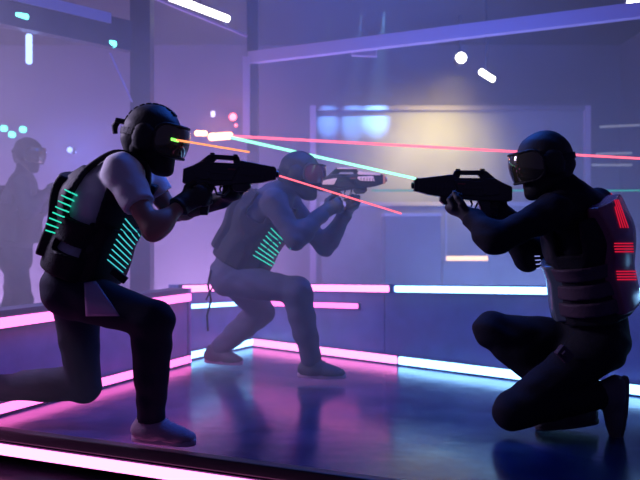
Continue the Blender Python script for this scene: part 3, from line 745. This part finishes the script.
# ---------------------------------------------------------------- blasters
M_gun = mat('black_blaster_shell', (.026, .026, .034), .38, bump=.05, bscale=90)
M_gun_d = mat('dark_grey_blaster_metal', (.05, .05, .06), .3, metal=.6)
M_gun_p = mat('pale_blaster_shell', (.85, .62, .66), .4)
M_gun_o = mat('orange_blaster_tip', (.95, .42, .25), .4)
M_red_mark = mat('dim_red_marking', (.25, .05, .06), .5)
def blaster(label, o, sgn, pitch=0., yaw=0., shell=None, tipm=None, body=None, sc=1.):
    body = body or M_gun
    root = empty('laser_blaster', o); tag(root, label, 'toy blaster', 'laser tag blasters')
    R = Matrix.Translation(o) @ Matrix.Rotation(yaw, 4, 'Z') @ (Matrix.Rotation(math.pi, 4, 'Z') if sgn < 0 else Matrix()) @ Matrix.Rotation(-pitch, 4, 'Y') @ Matrix.Diagonal((sc, 1, (1+sc)/2, 1))
    T = lambda x, y, z: R @ Matrix.Translation((x, y, z))
    at = lambda x, y, z: R @ Vector((x, y, z))
    m = MB()
    m.prism([(.300, .036), (.300, .092), (.152, .109), (.140, .094), (-.03, .092), (-.062, .074), (-.104, .056), (-.104, -.002), (-.09, -.008), (.05, -.004), (.19, .012), (.254, .022)], .026, R, .006)
    m.prism([(.12, .02), (.15, .085), (.02, .080), (-.05, .06), (-.05, .02), (.03, .012)], .031, R, .005)
    bd = m.build('receiver', body, root)
    m = MB(); m.prism([(.290, .033), (.315, .038), (.315, .084), (.303, .094), (.290, .092)], .023, R, .004)
    m.tube([at(.31, 0, .062), at(.325, 0, .062)], [.015, .013], 16); mz = m.build('muzzle', tipm or M_gun_d, root)
    m = MB(); m.tube([at(.3252, 0, .062), at(.3262, 0, .062)], .008, 12); m.build('emitter_lens', M_lens, mz)
    m = MB()                                       # carry handle
    m.prism([(.158, .086), (.140, .126), (.112, .126), (.122, .086)], .013, R, .003)
    m.prism([(.140, .107), (.136, .127), (.020, .127), (.012, .107)], .013, R, .003)
    m.prism([(.040, .107), (.020, .127), (.004, .124), (-.055, .074), (-.010, .080), (.020, .086)], .013, R, .003)
    m.box((.02, .012, .008), T(.125, 0, .130), .002); m.box((.02, .012, .009), T(.02, 0, .130), .002); m.build('carry_handle', body, root)
    m = MB(); m.prism([(.045, .004), (.03, -.035), (.018, -.132), (-.018, -.134), (-.018, -.04), (-.012, .004)], .016, R, .006)
    g_ = m.build('pistol_grip', body, root)
    m = MB(); m.tube([at(.04, 0, -.012), at(.052, 0, -.04), at(.085, 0, -.044), at(.105, 0, -.02), at(.108, 0, .002)], .0045, 8); m.build('trigger_guard', M_gun_d, root)
    m = MB(); m.tube([at(.07, 0, -.002), at(.064, 0, -.018), at(.069, 0, -.030)], [.005, .004, .003], 8); m.build('trigger', M_gun_d, root)
    m = MB(); m.prism([(.12, .012), (.20, .022), (.205, -.004), (.185, -.022), (.135, -.024), (.118, -.006)], .021, R, .006); m.build('fore_grip', body, root)
    for sy in (-1, 1):                             # ribbed inserts on both flanks
        m = MB(); m.box((.115, .003, .022), T(.212, sy*.0265, .060), .001)
        for i in range(6): m.box((.006, .005, .030), T(.165+.018*i, sy*.0275, .062-.002*i), .001)
        m.build('side_ribs', M_gun_d, bd)
        m = MB(); m.box((.10, .004, .010), T(.06, sy*.0315, .050), .002); m.box((.012, .005, .04), T(.016, sy*.031, .036), .002); m.box((.05, .005, .008), T(-.0, sy*.031, .022), .002)
        m.build('side_rail', M_gun_d, bd)
        m = MB(); m.box((.034, .003, .006), T(.115, sy*.0315, .068), .001); m.build('marking', M_red_mark, bd)
    if shell:
        m = MB(); m.prism([(.285, .085), (.285, .094), (.15, .110), (.142, .098), (.15, .090)], .027, R, .003)
        m.prism([(.25, .050), (.16, .052), (.13, .078), (.24, .082)], .030, R, .003)
        m.prism([(.14, .124), (.02, .124), (.015, .132), (.14, .132)], .015, R, .002); m.prism([(.0, .03), (.02, .07), (-.04, .062), (-.09, .045), (-.09, .03)], .033, R, .003)
        m.build('shell_plate', shell, root)
    return root
g1 = blaster('black blaster with a carry handle held by the player in the white T-shirt', P(206, 184, 3.19), 1, math.radians(-4), sc=.88)
g2 = blaster('pale and black blaster with an orange tip held by the grey-clad player', P(334, 190, 4.63), 1, 0, sc=.94, shell=M_gun_p, tipm=M_gun_o)
g3 = blaster('black blaster with a carry handle held by the kneeling player at the right', P(487, 200, 3.44), -1, 0)

# ---------------------------------------------------------------- laser beams
E_lg = emat('green_laser', (.28, 1., .62), 2.); E_lr = emat('red_laser', (1., .12, .18), 2.0); E_lo = emat('orange_laser', (1., .30, .12), 1.5); E_lf = emat('faint_green_laser', (.05, .6, .5), .5)
def laser(a, b, r, m, label):
    a, b = Vector(a), Vector(b); o = MB().tube([a, b], r, 8).build('laser_beam', m, None, True, base=a); tag(o, label, 'laser beam', 'laser beams'); return o
laser(P(415, 178.5, 3.42), P(229, 137, 6.72), [.0058, .0125], E_lg, 'bright green laser beam from the right player\'s blaster to the orange lamps')
laser(P(280, 176, 3.21), P(401, 213.5, 3.9), [.0035, .0042], E_lr, 'red laser beam slanting down from the muzzle of the left player\'s blaster')
laser(P(230, 136, 6.74), P(760, 165, 4.3), [.0105, .0056], E_lr, 'long thin red laser beam crossing behind the kneeling player\'s head')
laser(P(177, 140, 3.13), P(249, 152, 3.45), .0042, E_lo, 'short orange laser beam just in front of the left player\'s goggles')
laser(P(372, 190.5, 8.0), P(760, 190.5, 5.2), [.009, .006], E_lf, 'faint green laser beam low behind the right player\'s blaster')
# ---------------------------------------------------------------- lamps
def lamp(name, label, pos, r, m, drop=None, wall=False, cat='lamp', group=None):
    t = empty(name, (pos.x, pos.y, pos.z-r)); tag(t, label, cat, group)
    mb = MB(); d = Vector((0, -1, 0)); mb.tube([pos+d*.005, pos+d*.02, pos+d*.03], [r, r*.9, r*.5], 20); mb.build('bulb', m, t, True)
    mb = MB(); mb.tube([pos-d*(BACK-.002-pos.y if wall else .14), pos, pos+d*.01], [r*1.1, r*1.25, r*1.25], 20)
    if drop: mb.tube([pos-d*.07, Vector((pos.x, pos.y+.07, 3.098))], .012, 8)
    mb.build('housing', M_dark, t); return t
def capsule(name, label, a, b, r, m, drop=False, cat='lamp', group=None):
    a, b = Vector(a), Vector(b); c = (a+b)/2; d = (b-a).normalized(); t = empty(name, (c.x, c.y, min(a.z, b.z)-r)); tag(t, label, cat, group)
    MB().tube([a, a+d*r*.4, b-d*r*.4, b], [r*.6, r, r, r*.6], 14).build('diffuser', m, t, True)
    mb = MB(); o = Vector((0, r*1.1, r*.6)); mb.beam(a+o, b+o, r*1.6, r*1.2)
    if drop: mb.tube([c+o, Vector((c.x, c.y+o.y, 3.098))], .010, 8)
    mb.build('housing', M_dark, t); return t
E_w = emat('white_lamp', (1., .97, .9), 14.); E_bw = emat('blue_white_glow', (.32, .48, 1.), 2.4); E_or = emat('orange_lamp', (1., .38, .20), 7.); E_rd = emat('red_lamp', (1., .12, .16), 7.); E_cy = emat('cyan_lamp', (.15, 1., .9), 3.); E_vw = emat('violet_white_lamp', (.75, .7, 1.), 2.)
lamp('spot_lamp', 'round white spot lamp hanging over the hall, above the right blaster', P(461, 58, 8.2), .055, E_w, drop=True, cat='spot lamp')
capsule('ceiling_lamp', 'short slanted white lamp right of the round spot lamp', P(480, 71, 7.5), P(494, 80, 7.4), .026, E_w, True)
capsule('ceiling_lamp', 'white lamp in the top right corner', P(630, 1, 6.0), P(642, 6, 5.9), .045, E_w, True)
capsule('glowing_tube', 'long white fluorescent tube near the ceiling above the left player', P(170, -3, 6.9), P(228, 19, 7.7), .030, E_w, True)
capsule('green_lamp', 'green lamp set in the dark header beam near the left corner', P(13, 14.5, zb and 5.20), P(28, 17.5, 5.27), .024, E_cy, cat='lamp')
capsule('green_lamp', 'green lamp at the right end of the dark header beam', P(107, 42, 5.76), P(116, 45, 5.80), .026, E_cy, cat='lamp')
capsule('glowing_tube', 'short vertical blue-white tube standing in for a light streak under the dark header beam', P(29, 34, 5.5), P(29, 64, 5.5), .022, E_bw)  # added glowing tube imitating a vertical streak of light
lamp('wall_lamp', 'small blue-white lamp glowing on the far wall between the left players', P(70, 150, 9.45), .035, E_bw, wall=True)
lamp('wall_lamp', 'red lamp high on the far wall left of the column', P(233, 117, 9.45), .045, E_rd, wall=True)
lamp('wall_lamp', 'tiny dim red lamp under the bigger red wall lamp', P(236, 125.5, 9.45), .018, E_rd, wall=True)
capsule('wall_lamp', 'small violet-white lamp left of the red wall lamp', P(213, 111, 9.45), P(213, 117, 9.45), .026, E_vw)
ca, cb = P(149, 134, 5.95), P(248, 137, 7.02)
struct('trim_14', MB().tube([ca, cb], .006, 8), M_dark)
def on_cable(px, dy=0., off=.05):
    q = ca.lerp(cb, frx(px, ca, cb)); q = Vector((q.x, q.y-off, 0)); return P(px, 135.5+dy, q.y)
capsule('cable_lamp', "small orange-white lamp on the thin cable, nearest the left player's goggles", on_cable(196, -2.5), on_cable(206, -2), .022, E_or)
capsule('cable_lamp', 'brightest orange-white lamp on the thin cable, where the green beam ends', on_cable(210, 1.5), on_cable(231, 0), .031, E_or)
for i, (x, y) in enumerate(((4, 128), (12, 134), (23, 129))):
    capsule('wall_lamp', ('leftmost', 'middle', 'rightmost')[i]+' of three cyan lamps above the distant players at the left edge', P(x-3, y, 9.4), P(x+3, y+1, 9.4), .035, E_cy, group='cyan lamps')

M_cnt = mat('counter_paint', (.16, .17, .28), .6, vary=.2)
M_cnt2 = mat('dark_blue_box', (.07, .08, .16), .6, vary=.2)
M_lavd = mat('pale_worktop', (.42, .42, .62), .5)
E_warm = emat('warm_light_bar', (1., .62, .32), 2.2)
E_streak = emat('reflection_streak_glow', (.55, .58, .85), .32)
def ext(name, lo, hi, m, bev=.0): return MB().boxw(lo, hi, bev).build(name, m)
ze = lambda py, d: H+(HOR-py)/F*d
t = empty('counter', (P(430, 0, 8.5).x, 8.7, 0)); tag(t, 'long pale-topped counter far behind the barrier', 'counter')
x0, x1 = P(322, 0, 8.5).x, P(580, 0, 8.5).x
MB().boxw((x0, 8.5, 0), (x1, 8.8, ze(206, 8.5))).build('front_panel', M_cnt, t)
MB().boxw((x0-.02, 8.46, ze(206, 8.5)), (x1+.02, 8.82, ze(202, 8.5)), .004).build('worktop', M_lavd, t)
t = empty('crate', (P(412, 0, 8.0).x, 8.15, 0)); tag(t, 'dark blue box left of the warm light bar, behind the barrier', 'box')
MB().boxw((P(385, 0, 8.0).x, 8.0, 0), (P(441, 0, 8.0).x, 8.4, ze(216, 8.0)), .01).build('body', M_cnt2, t)
MB().boxw((P(384, 0, 8.0).x, 7.99, ze(216, 8.0)), (P(442, 0, 8.0).x, 8.41, ze(213, 8.0)), .004).build('lid', M_lavd, t)
t = empty('display_frame', (P(466, 0, 8.1).x, 8.2, 0)); tag(t, 'thin pale frame with a warm light bar at its foot, right of the dark box', 'frame')
xa_, xb_ = P(446, 0, 8.1).x, P(487, 0, 8.1).x
for x in (xa_, xb_): MB().boxw((x-.008, 8.09, 0), (x+.008, 8.11, ze(195, 8.1))).build('upright', M_lavd, t)
MB().boxw((xa_-.03, 8.08, 0), (xb_+.03, 8.4, ze(261.5, 8.1))).build('plinth', M_cnt2, t)
MB().boxw((xa_, 8.05, ze(260.5, 8.1)), (xb_, 8.078, ze(256, 8.1)), .004).build('light_bar', E_warm, t)
for i, (x_, y_, w_) in enumerate(((600, 127, 40), (596, 154, 36), (592, 165, 40))):  # added glowing strips in place of light streaks reflected on glass
    capsule('reflection_streak', ('topmost', 'middle', 'lowest')[i]+' of three glowing strips standing in for reflected light at the right edge', P(x_, y_, 8.6), P(x_+w_, y_-2+i, 8.6), .013, E_streak, group='reflection streaks')
